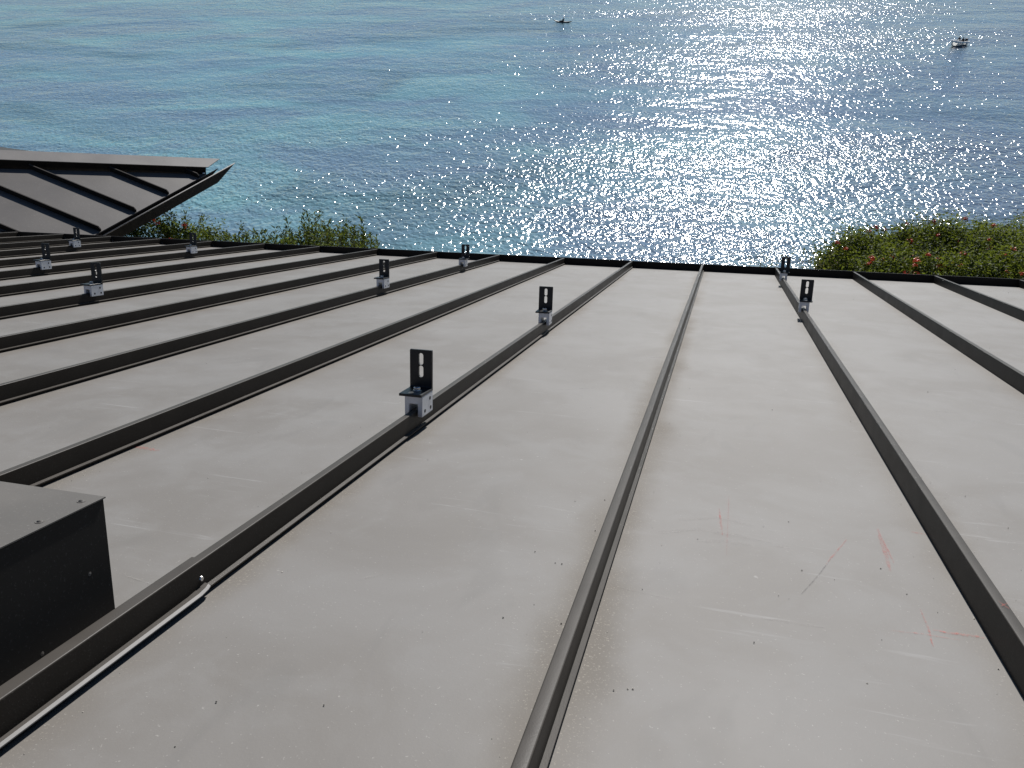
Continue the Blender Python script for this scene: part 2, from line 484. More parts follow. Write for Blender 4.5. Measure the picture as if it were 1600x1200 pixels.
# eave upstand, in lengths that butt at every seam
L0, L1 = U_MIN * W, U_MAX * W
def eave_piece(length):
    bm = bmesh.new()
    prof = [(0.000, -HS - 0.004), (0.000, -0.002), (0.0015, 0.0025), (0.0125, 0.0022), (0.014, -0.001), (0.014, -0.120),
            (0.024, -0.130), (0.020, -0.134), (0.009, -0.124), (0.009, -HS - 0.004)]
    r = []
    for x in (0.0, length * 0.5, length):
        r.append([bm.verts.new((x, y, z)) for y, z in prof])
    n = len(prof)
    for a, b in zip(r[:-1], r[1:]):
        for i in range(n):
            j = (i + 1) % n; bm.faces.new((a[i], b[i], b[j], a[j]))
    bm.faces.new(r[0]); bm.faces.new(r[-1])
    return mesh_of(bm, 'eave_trim')
EM = eave_piece(W - 0.0012)
for k in range(U_MIN, U_MAX):
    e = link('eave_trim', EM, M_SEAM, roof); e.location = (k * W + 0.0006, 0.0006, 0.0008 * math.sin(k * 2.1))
# small folded tabs where each seam dies into the upstand
tm = pyd('seam_tab', [(0.006, -0.001, -HS + 0.001), (0.030, -0.001, -HS + 0.001), (0.008, -0.001, -0.012), (0.006, -0.016, -HS + 0.002), (0.022, -0.014, -HS + 0.003)],
         [(0, 1, 2), (3, 4, 1, 0), (0, 2, 3), (1, 4, 2)])
for k in range(U_MIN, U_MAX):
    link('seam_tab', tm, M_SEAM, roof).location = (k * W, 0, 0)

# deck below the metal, soffit and walls (out of sight from above)
bm = bmesh.new(); add_box(bm, (L0, -V_TOP, -0.20), (L1, -0.01, -HS - 0.006))
link('roof_deck', mesh_of(bm, 'roof_deck'), M_WALL, roof)
def wall_from(points, z0, z1, name, parent):
    """upright wall slab along a plan polyline given in world x,y; z1 may vary per point"""
    bm = bmesh.new(); inv = parent.matrix_world.inverted()
    n = len(points)
    lo = [bm.verts.new(inv @ Vector((p[0], p[1], z0))) for p in points]
    hi = [bm.verts.new(inv @ Vector((p[0], p[1], p[2] if len(p) > 2 else z1))) for p in points]
    for i in range(n):
        j = (i + 1) % n; bm.faces.new((lo[i], lo[j], hi[j], hi[i]))
    bm.faces.new(hi); bm.faces.new(lo[::-1])
    return link(name, mesh_of(bm, name), M_WALL, parent)
bpy.context.view_layer.update()
c = [ROOF_M @ Vector(q) for q in ((L0 + .4, -.45, -.21), (L1 - .4, -.45, -.21), (L1 - .4, -V_TOP + .2, -.21), (L0 + .4, -V_TOP + .2, -.21))]
wall_from([(p.x, p.y, p.z) for p in c], GROUND - 0.5, 0, 'wall', roof)

# ------------------------------------------------------------------ chalk marks and scuffs on the pans (parts of the roof)
def mark(pix, width, mat, name='chalk_mark', n=-HS + 0.0007, taper=True, strands=1):
    pts = [on_roof(x, y, n) for x, y in pix]
    vs, fs, ink = [], [], []
    for s in range(strands):
        o = (s - (strands - 1) / 2) * width * 0.9
        N = 18
        base = len(vs)
        for i in range(N + 1):
            t = i / N * (len(pts) - 1); a = min(int(t), len(pts) - 2); p = pts[a].lerp(pts[a + 1], t - a)
            d = (pts[a + 1] - pts[a]).normalized(); nrm = Vector((-d.y, d.x, 0))
            wv = width * (0.5 + 0.25 * noise.noise(Vector((i * 0.6, s * 3.0 + pix[0][0], 0)))) * (math.sin(math.pi * min(1, max(0.06, i / N)) * 0.94 + 0.05) ** 0.5 if taper else 1)
            p = p + nrm * (o + width * 0.3 * noise.noise(Vector((i * 0.35, s, pix[0][1]))))
            vs += [tuple(p - nrm * wv), tuple(p + nrm * wv)]
            k = 0.45 + 0.55 * abs(noise.noise(Vector((i * 0.5, s * 2.0, pix[0][0] * 0.1)))) * 1.6
            ink += [min(1, k)] * 2
        fs += [(base + 2 * i, base + 2 * i + 1, base + 2 * i + 3, base + 2 * i + 2) for i in range(N)]
    me = pyd(name, vs, fs)
    ca = me.color_attributes.new('ink', 'FLOAT_COLOR', 'POINT')
    ca.data.foreach_set('color', [q for v in ink for q in (v, v, v, 1.0)])
    k = math.floor(pts[0].x / W); o = link(name, me, mat, PANELS[k] if n < -0.01 else roof)
    if n < -0.01: o.location = (-k * W, 0, 0)
    return o
mark([(1124, 795), (1126, 815), (1129, 836)], 0.0026, M_CHALK)
mark([(1139, 775), (1138, 800), (1135, 868)], 0.0012, M_CHALK)
mark([(1371, 826), (1381, 855), (1391, 893)], 0.0056, M_CHALK)
mark([(1377, 838), (1397, 880)], 0.0022, M_CHALK)
mark([(1323, 843), (1305, 864), (1290, 882)], 0.0022, M_CHALK)
mark([(1298, 874), (1275, 903), (1252, 928)], 0.0018, M_CHALKG)
mark([(1424, 831), (1447, 835)], 0.0030, M_CHALK)
mark([(1458, 984), (1490, 990), (1520, 993), (1538, 997)], 0.0046, M_CHALK)
mark([(1438, 952), (1450, 980), (1458, 1010)], 0.0020, M_CHALK)
mark([(1390, 985), (1440, 990), (1500, 1000)], 0.0016, M_CHALK)
mark([(203, 696), (225, 700), (248, 704)], 0.010, M_CHALK)
mark([(186, 896), (212, 904), (238, 913)], 0.0022, M_CHALKP)
mark([(1030, 832), (1090, 826), (1150, 836), (1235, 856)], 0.006, M_CHALKP, 'scuff', strands=2)
mark([(1060, 812), (1120, 808), (1180, 822)], 0.005, M_CHALKP, 'scuff', strands=2)
mark([(1090, 846), (1130, 844), (1175, 852)], 0.012, M_CHALKP, 'scuff')
mark([(960, 915), (1000, 925), (1060, 938)], 0.003, M_CHALKP, 'scuff')
mark([(560, 905), (600, 897)], 0.003, M_CHALKP, 'scuff')
mark([(1190, 965), (1290, 980)], 0.006, M_CHALKP, 'scuff')
mark([(1000, 560), (1060, 556)], 0.006, M_CHALKP, 'scuff')
mark([(1440, 640), (1500, 646)], 0.004, M_CHALKP, 'scuff')
mark([(860, 610), (930, 606)], 0.004, M_CHALKP, 'scuff')
mark([(1559, 938), (1567, 944), (1577, 951)], 0.0016, M_CHALK, n=0.0016)
mark([(1563, 947), (1575, 942)], 0.0016, M_CHALK, n=0.0016)

# ------------------------------------------------------------------ grit lying on the roof
def grit(name, mat, pts, label):
    vs, fs = [], []
    ico = [(0, 0, 1), (0.9, 0, 0.2), (0.1, 0.95, 0.1), (-0.85, 0.1, 0.25), (0, -0.9, 0.15), (0, 0, -0.6)]
    fc = [(0, 1, 2), (0, 2, 3), (0, 3, 4), (0, 4, 1), (5, 2, 1), (5, 3, 2), (5, 4, 3), (5, 1, 4)]
    for (u, y, r) in pts:
        a = rng.uniform(0, 6.28); ca, sa = math.cos(a), math.sin(a); b = len(vs)
        sx, sy, sz = r * rng.uniform(.7, 1.4), r * rng.uniform(.7, 1.2), r * rng.uniform(.5, 1)
        for x, yy, z in ico:
            vs.append((u + ca * x * sx - sa * yy * sy, y + sa * x * sx + ca * yy * sy, -HS + 0.0002 + sz * 0.55 + z * sz))
        fs += [tuple(b + i for i in q) for q in fc]
    o = link(name, pyd(name, vs, fs), mat); o.matrix_world = ROOF_M
    tag(o, label, 'grit', kind='stuff')
pale, dark = [], []
for k in range(-9, 5):
    for _ in range(150):
        e = abs(rng.gauss(0, 0.035)) + 0.016
        u = (e if rng.random() < .62 else W - e)
        pale.append((k * W + u, -rng.uniform(0.2, 5.2), 0.0004 + abs(rng.gauss(0, 0.00032))))
    for _ in range(60):
        pale.append((k * W + rng.uniform(.02, W - .02), -rng.uniform(0.2, 5.2), 0.0004 + abs(rng.gauss(0, 0.0003))))
    for _ in range(26):
        dark.append((k * W + rng.uniform(.02, W - .02), -rng.uniform(0.2, 5.2), 0.0004 + abs(rng.gauss(0, 0.0004))))
for x, y in ((1178, 1005), (945, 782), (786, 966), (877, 975), (836, 863), (1090, 843), (1376, 889), (1417, 929), (338, 1098), (506, 1103), (878, 882), (1232, 816), (930, 830)):
    q = on_roof(x, y); dark.append((q.x, q.y, 0.0012))
for x, y in ((959, 1079), (981, 1077), (989, 1077), (1522, 967), (1575, 826), (1508, 776), (1560, 1046), (1355, 1068)):
    q = on_roof(x, y); pale.append((q.x, q.y, 0.0013))
grit('pale_grit', M_GRIT, pale, 'pale sandy grit scattered along the seams of the roof')
grit('dark_grit', M_DGRIT, dark, 'dark specks of grit scattered over the roof pans')

# ------------------------------------------------------------------ L-foot brackets clamped to the seams
def foot_mesh():
    """upright plate with two slots and a base plate, 6 mm stock; local x across, y down-slope, z up"""
    T, WD, HT, BL = 0.0048, 0.043, 0.0755, 0.053
    bm = bmesh.new()
    def loop(pts):
        v = [bm.verts.new((x, 0, z)) for x, z in pts]
        return [bm.edges.new((v[i], v[(i + 1) % len(v)])) for i in range(len(v))]
    es = loop([(-WD / 2, 0), (WD / 2, 0), (WD / 2, HT - 0.002), (WD / 2 - 0.001, HT), (-WD / 2 + 0.001, HT), (-WD / 2, HT - 0.002)])
    for zc in (0.0582, 0.0350):
        r, h = 0.0046, 0.0064; pts = []
        for i in range(9):
            a = math.pi * i / 8; pts.append((r * math.cos(a), zc + h + r * math.sin(a)))
        for i in range(9):
            a = math.pi + math.pi * i / 8; pts.append((r * math.cos(a), zc - h + r * math.sin(a)))
        es += loop(pts)
    bmesh.ops.triangle_fill(bm, edges=es, use_beauty=True)
    f = bm.faces[:]
    ext = bmesh.ops.extrude_face_region(bm, geom=f)
    for v in [g for g in ext['geom'] if isinstance(g, bmesh.types.BMVert)]: v.co.y += T
    # base plate reaching towards the ridge
    b2 = bmesh.new(); add_box(b2, (-WD / 2, -BL, 0.0), (WD / 2, -0.0002, T)); bevel_all(b2, 0.0006, 1)
    me2 = mesh_of(b2, 'tmp'); bm.from_mesh(me2); bpy.data.meshes.remove(me2)
    b3 = bmesh.new()      # fillet of the extrusion
    extr = [(0.0002, T - 0.0001), (-0.003, T - 0.0001), (-0.0008, T + 0.0008), (0.0002, T + 0.003)]
    va = [b3.verts.new((-WD / 2 + .0002, y, z)) for y, z in extr]; vb = [b3.verts.new((WD / 2 - .0002, y, z)) for y, z in extr]
    for i in range(4):
        j = (i + 1) % 4; b3.faces.new((va[i], va[j], vb[j], vb[i]))
    b3.faces.new(va[::-1]); b3.faces.new(vb)
    me3 = mesh_of(b3, 'tmp'); bm.from_mesh(me3); bpy.data.meshes.remove(me3)
    return mesh_of(bm, 'foot')

def clamp_mesh():
    bm = bmesh.new()
    a, h = 0.0168, 0.0375
    sw, st = 0.0082, 0.0135      # slot half width and the depth of metal above it
    prof = [(-a, 0), (-a, h), (a, h), (a, 0), (sw, 0), (sw, h - st), (-sw, h - st), (-sw, 0)]
    vf = [bm.verts.new((x, -0.0265, z)) for x, z in prof]; vb = [bm.verts.new((x, 0.0265, z)) for x, z in prof]
    n = len(prof)
    for i in range(n):
        j = (i + 1) % n; bm.faces.new((vf[i], vf[j], vb[j], vb[i]))
    bm.faces.new(vf[::-1]); bm.faces.new(vb)
    bm.normal_update()
    bmesh.ops.bevel(bm, geom=[e for e in bm.edges], offset=0.0008, segments=2, affect='EDGES')
    return mesh_of(bm, 'clamp')

def hex_mesh():
    bm = bmesh.new()
    add_cyl(bm, (0, 0, 0), (0, 0, 0.0016), 0.0085, 0.0085, 24)
    add_cyl(bm, (0, 0, 0.0017), (0, 0, 0.0062), 0.0066, 0.0066, 6)
    add_cyl(bm, (0, 0, 0.0062), (0, 0, 0.0072), 0.0060, 0.0050, 18)
    return mesh_of(bm, 'bolt')
def socket_mesh():
    bm = bmesh.new(); add_cyl(bm, (0.0, 0, 0), (0.0006, 0, 0), 0.0034, 0.0034, 14); return mesh_of(bm, 'set_screw')
FOOT, CLAMP, HEX, SOCK = foot_mesh(), clamp_mesh(), hex_mesh(), socket_mesh()
CH = -0.0120
def bracket(k, v, label, yaw=0.0, flip=1, group=None, lean=0.0):
    r = empty('seam_bracket')
    r.matrix_world = ROOF_M @ Matrix.Translation((k * W, -v, CH)) @ Matrix.Rotation(yaw, 4, 'Z') @ Matrix.Scale(1.06, 4)
    tag(r, label, 'bracket', group)
    cl = link('clamp', CLAMP, M_ALU, r)
    f = link('foot', FOOT, M_BLACK, r); f.location = (-0.0045 * flip, 0.0265 - 0.0048, 0.0378)
    f.rotation_euler = (0, 0, lean)
    b = link('bolt', HEX, M_STEEL, r); b.location = (-0.002 * flip, -0.004, 0.0378 + 0.005)
    for sd in (-1, 1):
        for (y, z) in ((-0.013, 0.009), (0.015, 0.009), (0.012, 0.027)):
            s = link('set_screw', SOCK, M_DARK, cl); s.location = (sd * 0.0168, y, z)
            if sd < 0: s.rotation_euler = (0, 0, math.pi)
    return r
G4 = 'solar mounting brackets clamped to the roof seams'
bracket(-1, 3.562, 'black slotted bracket on silver clamp, the one nearest the flared seam cover', 0.0, 1, G4)
bracket(-1, 2.45, 'black slotted bracket on the spliced seam, the one farther from the grey box', 0.05, 1, G4)
bracket(1, 1.765, 'black slotted bracket facing hedge, farther from the eave of two on one seam', -0.06, -1, G4)
bracket(1, 0.60, 'black slotted bracket close to the eave, in front of the glittering water and hedge', -0.05, -1, G4)
bracket(-3, 1.815, 'black slotted bracket in mid roof, sharing its seam with one by the eave', 0.0, 1, G4)
bracket(-3, 0.73, 'black slotted bracket against open sea close to the eave upstand', 0.03, -1, G4)
bracket(-5, 2.51, 'black slotted bracket with silver side plate, nearest the box among the close-set seams', -0.05, 1, G4)
bracket(-7, 1.885, 'black slotted bracket below the hipped roof, sharing a seam with one by the upright shrubs', -0.05, 1, G4)
bracket(-7, 0.79, 'black slotted bracket in front of the upright shrubs', -0.02, 1, G4)
bracket(-9, 0.79, 'black slotted bracket standing right in front of the hipped roof and its gutter', -0.05, 1, G4)

# ------------------------------------------------------------------ sheet-metal box on the roof
UB, VB, NB = -W - 0.045, 4.235, 0.0941
def pix_box():
    o = ROOF_I @ EYE
    d = ROOF_I.to_3x3() @ wdir(165, 776); t = (UB - o.x) / d.x
    q = o + d * t
    return q
qb = pix_box(); VB, NB = -qb.y, qb.z
box = empty('sheet_metal_box'); box.matrix_world = ROOF_M @ Matrix.Translation((UB, -VB, -HS))
tag(box, 'dark sheet-metal box fixed on the roof beside the spliced seam', 'box')
HB = NB + HS
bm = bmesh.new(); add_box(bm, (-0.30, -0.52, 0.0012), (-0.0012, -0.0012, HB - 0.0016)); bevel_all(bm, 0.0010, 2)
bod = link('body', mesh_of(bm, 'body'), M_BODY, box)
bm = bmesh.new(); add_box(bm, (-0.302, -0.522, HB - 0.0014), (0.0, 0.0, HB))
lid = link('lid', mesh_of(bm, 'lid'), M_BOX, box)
def screw_mesh():
    bm = bmesh.new(); add_cyl(bm, (0, 0, 0), (0, 0, 0.0005), 0.0042, 0.0040, 18); add_cyl(bm, (0, 0, 0.0005), (0, 0, 0.0019), 0.0029, 0.0016, 14)
    add_cyl(bm, (0, 0, 0.0019), (0, 0, 0.0021), 0.0008, 0.0006, 8)
    return mesh_of(bm, 'screw')
SCR = screw_mesh()
for x, y in ((127, 783.5), (62, 815.5)):
    q = on_roof(x, y, NB); s = link('screw', SCR, M_BOX, lid); s.location = (q.x - UB, q.y + VB, HB)
for x, y in ((142, 897), (68, 1022)):
    o = ROOF_I @ EYE; d = ROOF_I.to_3x3() @ wdir(x, y); q = o + d * ((UB - o.x) / d.x)
    s = link('screw', SCR.copy(), None, bod); s.scale = (.5, .5, .15); s.location = (-0.0012, q.y + VB, q.z + HS); s.rotation_euler = (0, math.pi / 2, 0)

# ------------------------------------------------------------------ hipped roof at the left, joining beyond the eave
def line_normal(p, q): return wdir(*p).cross(wdir(*q)).normalized()
gdir = line_normal((155, 372), (367, 255)).cross(Vector((0, 0, 1))).normalized()
if gdir.y < 0: gdir = -gdir
rdir = Vector((gdir.y, -gdir.x, 0))
nA = line_normal((30, 250), (213, 325)); TH = math.atan(rdir.dot(nA) / nA.z)
sdir = (math.cos(TH) * rdir - math.sin(TH) * Vector((0, 0, 1))).normalized()
n2 = sdir.cross(gdir).normalized()
def hit2(p, t0): d = wdir(*p); return d * (t0 / d.dot(n2))
ends = [(158, 355), (213, 325), (265, 298), (312, 272)]
gg = [hit2(p, -1.0).dot(gdir) for p in ends]
SCL = W / ((gg[-1] - gg[0]) / 3)
T0 = -SCL
def ip(p, h=0.0):
    q = hit2(p, T0 + h); return (q.dot(sdir), q.dot(gdir))
seam_g = [ip(p)[1] for p in ends]
SE = ip((213, 325))[0]                     # lower edge of the pans
P0 = EYE + n2 * T0
WING_M = Matrix(((sdir.x, gdir.x, n2.x, P0.x), (sdir.y, gdir.y, n2.y, P0.y), (sdir.z, gdir.z, n2.z, P0.z), (0, 0, 0, 1)))
print('wing', gdir, math.degrees(TH), 'T0', T0, 'seams', seam_g, 'SE', SE)
wing = empty('hipped_roof', mat=WING_M)
tag(wing, 'lower hipped metal roof corner with dark raised seams, hip cap and gutter', 'roof')
hA, hB = ip((0, 252), 0.028), ip((325, 262), 0.028)
hk = (hB[0] - hA[0]) / (hB[1] - hA[1])      # ds/dg of the hip
def hip_s(g): return hA[0] + (g - hA[1]) * hk
vA, vB = ip((130, 371)), ip((0, 366))
vk = (vB[1] - vA[1]) / (vB[0] - vA[0])
def near_g(s): return vA[1] + (s - vA[0]) * vk
def clip(poly, fn):
    out = []
    for a, b in zip(poly, poly[1:] + poly[:1]):
        fa, fb = fn(a), fn(b)
        if fa >= 0: out.append(a)
        if fa * fb < 0:
            t = fa / (fa - fb); out.append((a[0] + (b[0] - a[0]) * t, a[1] + (b[1] - a[1]) * t))
    return out
S_LEFT = -8.0
gs = [seam_g[0] - W * i for i in range(6, 0, -1)] + seam_g + [seam_g[-1] + W]
def region(poly):
    poly = clip(poly, lambda p: p[0] - hip_s(p[1]))
    return clip(poly, lambda p: p[1] - near_g(p[0]))
for a, b in zip(gs[:-1], gs[1:]):
    poly = region([(S_LEFT, a), (SE, a), (SE, b), (S_LEFT, b)])
    if len(poly) < 3: continue
    n = len(poly)
    ox, oy = a * 0, a
    me = solid('panel', [(p[0], p[1] - oy, -HS) for p in poly] + [(p[0], p[1] - oy, -HS - 0.012) for p in poly],
             [tuple(range(n)), tuple(range(2 * n - 1, n - 1, -1))] + [(i, i + n, (i + 1) % n + n, (i + 1) % n) for i in range(n)])
    link('panel', me, M_WPAN, wing).location = (0, oy, 0)
for g in gs[:-1]:
    s0 = max(S_LEFT, hip_s(g) - 0.03)
    if near_g(SE) > g:                      # seam starts where it leaves the joint with the main roof
        s1 = vA[0] + (g - vA[1]) / vk
    else: s1 = SE - 0.006
    if s1 - s0 < 0.05: continue
    bm = bmesh.new()
    prof = [(y, z) for y, z in seam_profile()]
    ra = []
    for x in (s0, (s0 + s1) / 2, s1 - 0.022, s1):
        dz = 0.018 if x == s1 else 0.0      # the end is folded down at a slant
        ra.append([bm.verts.new((x, y, z - (dz if z > -0.015 else 0))) for y, z in prof])
    for p, q in zip(ra[:-1], ra[1:]):
        for i in range(len(prof)):
            j = (i + 1) % len(prof); bm.faces.new((p[i], q[i], q[j], p[j]))
    bm.faces.new(ra[0]); bm.faces.new(ra[-1])
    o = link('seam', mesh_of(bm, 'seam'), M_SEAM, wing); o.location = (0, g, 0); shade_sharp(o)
# hip cap: raised flat band along the hip, its sea side end cut on the skew
cap_h = 0.028
cu = [ip((0, 234), cap_h), ip((343, 248), cap_h), ip((325, 261), cap_h), ip((0, 249), cap_h)]
d1 = ((cu[1][0] - cu[0][0]), (cu[1][1] - cu[0][1])); d2 = ((cu[2][0] - cu[3][0]), (cu[2][1] - cu[3][1]))
far = (cu[0][0] - d1[0] * 1.6, cu[0][1] - d1[1] * 1.6); nea = (cu[3][0] - d2[0] * 1.7, cu[3][1] - d2[1] * 1.7)
cp = [far, cu[1], cu[2], nea]
vs = [(p[0], p[1], cap_h) for p in cp] + [(p[0], p[1], cap_h - 0.006) for p in cp]
link('hip_cap', solid('hip_cap', vs, [(3, 2, 1, 0), (4, 5, 6, 7)] + [(i, (i + 1) % 4, (i + 1) % 4 + 4, i + 4) for i in range(4)]), M_CAP, wing)
# upstand carrying the cap, a few centimetres back from its front edge
L = math.hypot(*d2); nx, ny = -d2[1] / L, d2[0] / L
if nx * (cu[0][0] - cu[3][0]) + ny * (cu[0][1] - cu[3][1]) < 0: nx, ny = -nx, -ny
q0 = (nea[0] + nx * 0.012, nea[1] + ny * 0.012); q1 = (cu[2][0] + nx * 0.012 - d2[0] * 0.01, cu[2][1] + ny * 0.012 - d2[1] * 0.01)
q2 = (q1[0] + nx * 0.08, q1[1] + ny * 0.08); q3 = (q0[0] + nx * 0.08, q0[1] + ny * 0.08)
cp = [q0, q1, q2, q3]
vs = [(p[0], p[1], cap_h - 0.0062) for p in cp] + [(p[0], p[1], -HS - 0.03) for p in cp]
link('hip_upstand', solid('hip_upstand', vs, [(0, 1, 2, 3), (7, 6, 5, 4)] + [(i, i + 4, (i + 1) % 4 + 4, (i + 1) % 4) for i in range(4)]), M_SEAM, wing)
# gutter along the lower edge (built in level world axes)
WI = WING_M.inverted()
o = ip((155, 372)); RIM = (EYE + n2 * T0 + sdir * o[0] + gdir * o[1])
rim_r = rdir.dot(RIM - EYE); rim_z = RIM.z
pan_edge = WING_M @ Vector((SE, 0, -HS)); pan_r = rdir.dot(pan_edge - EYE); pan_z = pan_edge.z
def rz(p):
    d = wdir(*p); q = d * (rim_r / d.dot(rdir)); return q.dot(gdir), q.z + CAM_Z
bot_z = (rz((195, 370))[1] + rz((340, 285))[1]) / 2
g_end = rz((367, 256))[0]; g_end2 = rz((341, 285))[0]; g_start = vA[1] - 0.25
print('gutter', rim_r, rim_z, pan_r, pan_z, bot_z, g_end, g_end2)
def level(r_, g_, z_): return WI @ (EYE + rdir * r_ + gdir * g_ + Vector((0, 0, z_ - CAM_Z)))
def gutter_mesh():
    bm = bmesh.new()
    th = 0.003
    prof = [(rim_r, rim_z), (rim_r - 0.010, rim_z + 0.001), (rim_r - 0.010, rim_z - 0.004), (rim_r - th, rim_z - 0.004), (rim_r - th - 0.004, bot_z + 0.004), (pan_r - 0.020, bot_z + 0.004),
            (pan_r - 0.020, pan_z - 0.015), (pan_r - 0.024, pan_z - 0.015), (pan_r - 0.024, bot_z), (rim_r - 0.004, bot_z)]
    rings = []
    for i in range(13):
        t = i / 12
        rg = []
        for r_, z_ in prof:
            # the outlet end is mitred: the rim runs on past the bottom
            k = (z_ - bot_z) / (rim_z - bot_z)
            ge = g_end2 + (g_end - g_end2) * min(1, max(0, k * 1.0))
            rg.append(bm.verts.new(level(r_, g_start + (ge - g_start) * t, z_)))
        rings.append(rg)
    n = len(prof)
    for a, b in zip(rings[:-1], rings[1:]):
        for i in range(n):
            j = (i + 1) % n; bm.faces.new((a[i], a[j], b[j], b[i]))
    bm.faces.new(rings[0]); bm.faces.new(rings[-1])
    return mesh_of(bm, 'gutter')
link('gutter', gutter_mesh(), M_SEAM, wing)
bm = bmesh.new(); a_ = [level(rim_r - 0.0005, g_start, rim_z + 0.0005), level(rim_r - 0.0005, g_end - 0.004, rim_z + 0.0005)]
add_cyl(bm, a_[0], a_[1], 0.0048, 0.0048, 8)
link('gutter_lit_rim', mesh_of(bm, 'gutter_lit_rim'), M_HEM, wing, True)  # pale colour paints the sunlit line along the rim
bm = bmesh.new()
add_cyl(bm, level(pan_r - 0.02, g_end - 0.33, pan_z + 0.012), level(pan_r - 0.02, g_end - 0.33, pan_z + 0.020), 0.012, 0.009, 14)
link('washer', mesh_of(bm, 'washer'), M_STEEL, wing)
# seaward slope of the same hip and the eave return
hp0 = WING_M @ Vector((hip_s(gs[0] - 1.5), gs[0] - 1.5, -HS)); hg = hA[1] + (SE - 0.03 - hA[0]) / hk
hp1 = WING_M @ Vector((hip_s(hg), hg, -HS - 0.05)); hp0.z -= 0.08
drop = math.tan(TH)
ge = g_end - 0.05
def down(p):
    g0 = gdir.dot(p - EYE); dd = max(0.0, ge - g0)
    return p + gdir * dd - Vector((0, 0, drop * dd))
quad = [hp0, hp1, down(hp1), down(hp0)]
vs = [tuple(WI @ p) for p in quad] + [tuple(WI @ (p - Vector((0, 0, .015)))) for p in quad]
link('seaward_slope', solid('seaward_slope', vs, [(0, 1, 2, 3), (7, 6, 5, 4)] + [(i, i + 4, (i + 1) % 4 + 4, (i + 1) % 4) for i in range(4)]), M_SEAM, wing)
bpy.context.view_layer.update()
def plan(r_, g_): q = EYE + rdir * r_ + gdir * g_; return (q.x, q.y)
wl = [plan(pan_r - 1.1, g_start - 0.2), plan(pan_r - 1.1, ge - 0.4), plan(pan_r - 3.6, ge - 0.4), plan(pan_r - 3.6, g_start - 0.2)]
wall_from(wl, GROUND - 0.5, pan_z - 0.16, 'wall', wing)

# ------------------------------------------------------------------ vegetation
def leaf_mesh(name, C, N, L, Wd, tint, mat):
    """folded leaves: C centres, N facing, L lengths; numpy arrays"""
    n = len(C)
    a = nrng.normal(size=(n, 3)); N = N / np.linalg.norm(N, axis=1, keepdims=True)
    T = a - (a * N).sum(1, keepdims=True) * N; T /= np.linalg.norm(T, axis=1, keepdims=True)
    return leaf_mesh_dir(name, C, N, T, L, Wd, tint, mat)
def leaf_mesh_dir(name, C, N, T, L, Wd, tint, mat):
    n = len(C); B = np.cross(N, T)
    L = L[:, None]; Wd = Wd[:, None]
    p0 = C - T * L * .5; p1 = C + B * Wd * .5 + N * Wd * .22 - T * L * .05; p2 = C + T * L * .5 - N * L * .10; p3 = C - B * Wd * .5 + N * Wd * .22 - T * L * .05
    V = np.stack([p0, p1, p2, p3], 1).reshape(-1, 3)
    i = np.arange(n)[:, None] * 4
    F = np.concatenate([i + np.array([[0, 1, 2]]), i + np.array([[0, 2, 3]])], 1).reshape(-1, 3)
    me = bpy.data.meshes.new(name)
    me.vertices.add(len(V)); me.vertices.foreach_set('co', V.astype(np.float32).ravel())
    me.loops.add(F.size); me.loops.foreach_set('vertex_index', F.astype(np.int32).ravel())
    me.polygons.add(len(F)); me.polygons.foreach_set('loop_start', np.arange(0, F.size, 3, dtype=np.int32))
    me.update(calc_edges=True)
    ca = me.color_attributes.new('tint', 'FLOAT_COLOR', 'POINT')
    t = np.ones((n, 4, 4), np.float32); t[:, :, 0] = tint[0][:, None]; t[:, :, 1] = tint[1][:, None]; t[:, :, 2] = 0
    ca.data.foreach_set('color', t.ravel())
    me.materials.append(mat)
    return me

def bush_mesh(seed, rx, ry, rz_, nclump, per, leaf, mat):
    r = np.random.default_rng(seed)
    d = r.normal(size=(nclump, 3)); d[:, 2] = np.abs(d[:, 2]) * 0.9 - 0.1; d /= np.linalg.norm(d, axis=1, keepdims=True)
    rad = r.uniform(0.60, 1.06, nclump)[:, None]
    cc = d * rad * np.array([rx, ry, rz_]); cc[:, 2] += rz_ * .3
    size = r.uniform(0.045, 0.095, nclump)
    C = np.repeat(cc, per, 0) + np.clip(r.normal(size=(nclump * per, 3)), -1.7, 1.7) * np.repeat(size, per)[:, None] * np.array([1, 1, .9])
    nd = np.repeat(d, per, 0) * 0.9 + r.normal(size=C.shape) * .75 + np.array([0, 0, .5])
    L = r.uniform(.75, 1.3, len(C)) * leaf; Wd = L * r.uniform(.42, .6, len(C))
    t0 = np.clip(np.repeat(r.uniform(0, 1, nclump), per) * .6 + r.uniform(0, .45, len(C)), 0, 1)
    young = (r.uniform(0, 1, len(C)) < np.repeat(r.uniform(0, .35, nclump), per)).astype(float) * r.uniform(.3, 1, len(C))
    return leaf_mesh('foliage', C, nd, L, Wd, (t0, young), mat), cc

def flower_mesh(seed):
    r = random.Random(seed); bm = bmesh.new()
    for i in range(9):
        a = r.uniform(0, 6.28); el = r.uniform(-.2, 1.2); d = Vector((math.cos(a) * math.cos(el), math.sin(a) * math.cos(el), math.sin(el)))
        p = d * 0.006; q = d * r.uniform(.024, .038)
        add_cyl(bm, p, q, 0.0018, 0.0048, 5, False)
        m = d.to_track_quat('Z', 'Y').to_matrix()
        for k in range(4):
            b = k * math.pi / 2 + r.uniform(-.3, .3)
            e = q + m @ Vector((math.cos(b) * .015, math.sin(b) * .015, .006)); s = m @ Vector((-math.sin(b), math.cos(b), 0)) * .0055
            bm.faces.new([bm.verts.new(q + s * .6), bm.verts.new(e + s), bm.verts.new(e - s), bm.verts.new(q - s * .6)])
    me = bpy.data.meshes.new('flower'); bm.to_mesh(me); bm.free(); return me
FLOWERS = [flower_mesh(i) for i in range(3)]

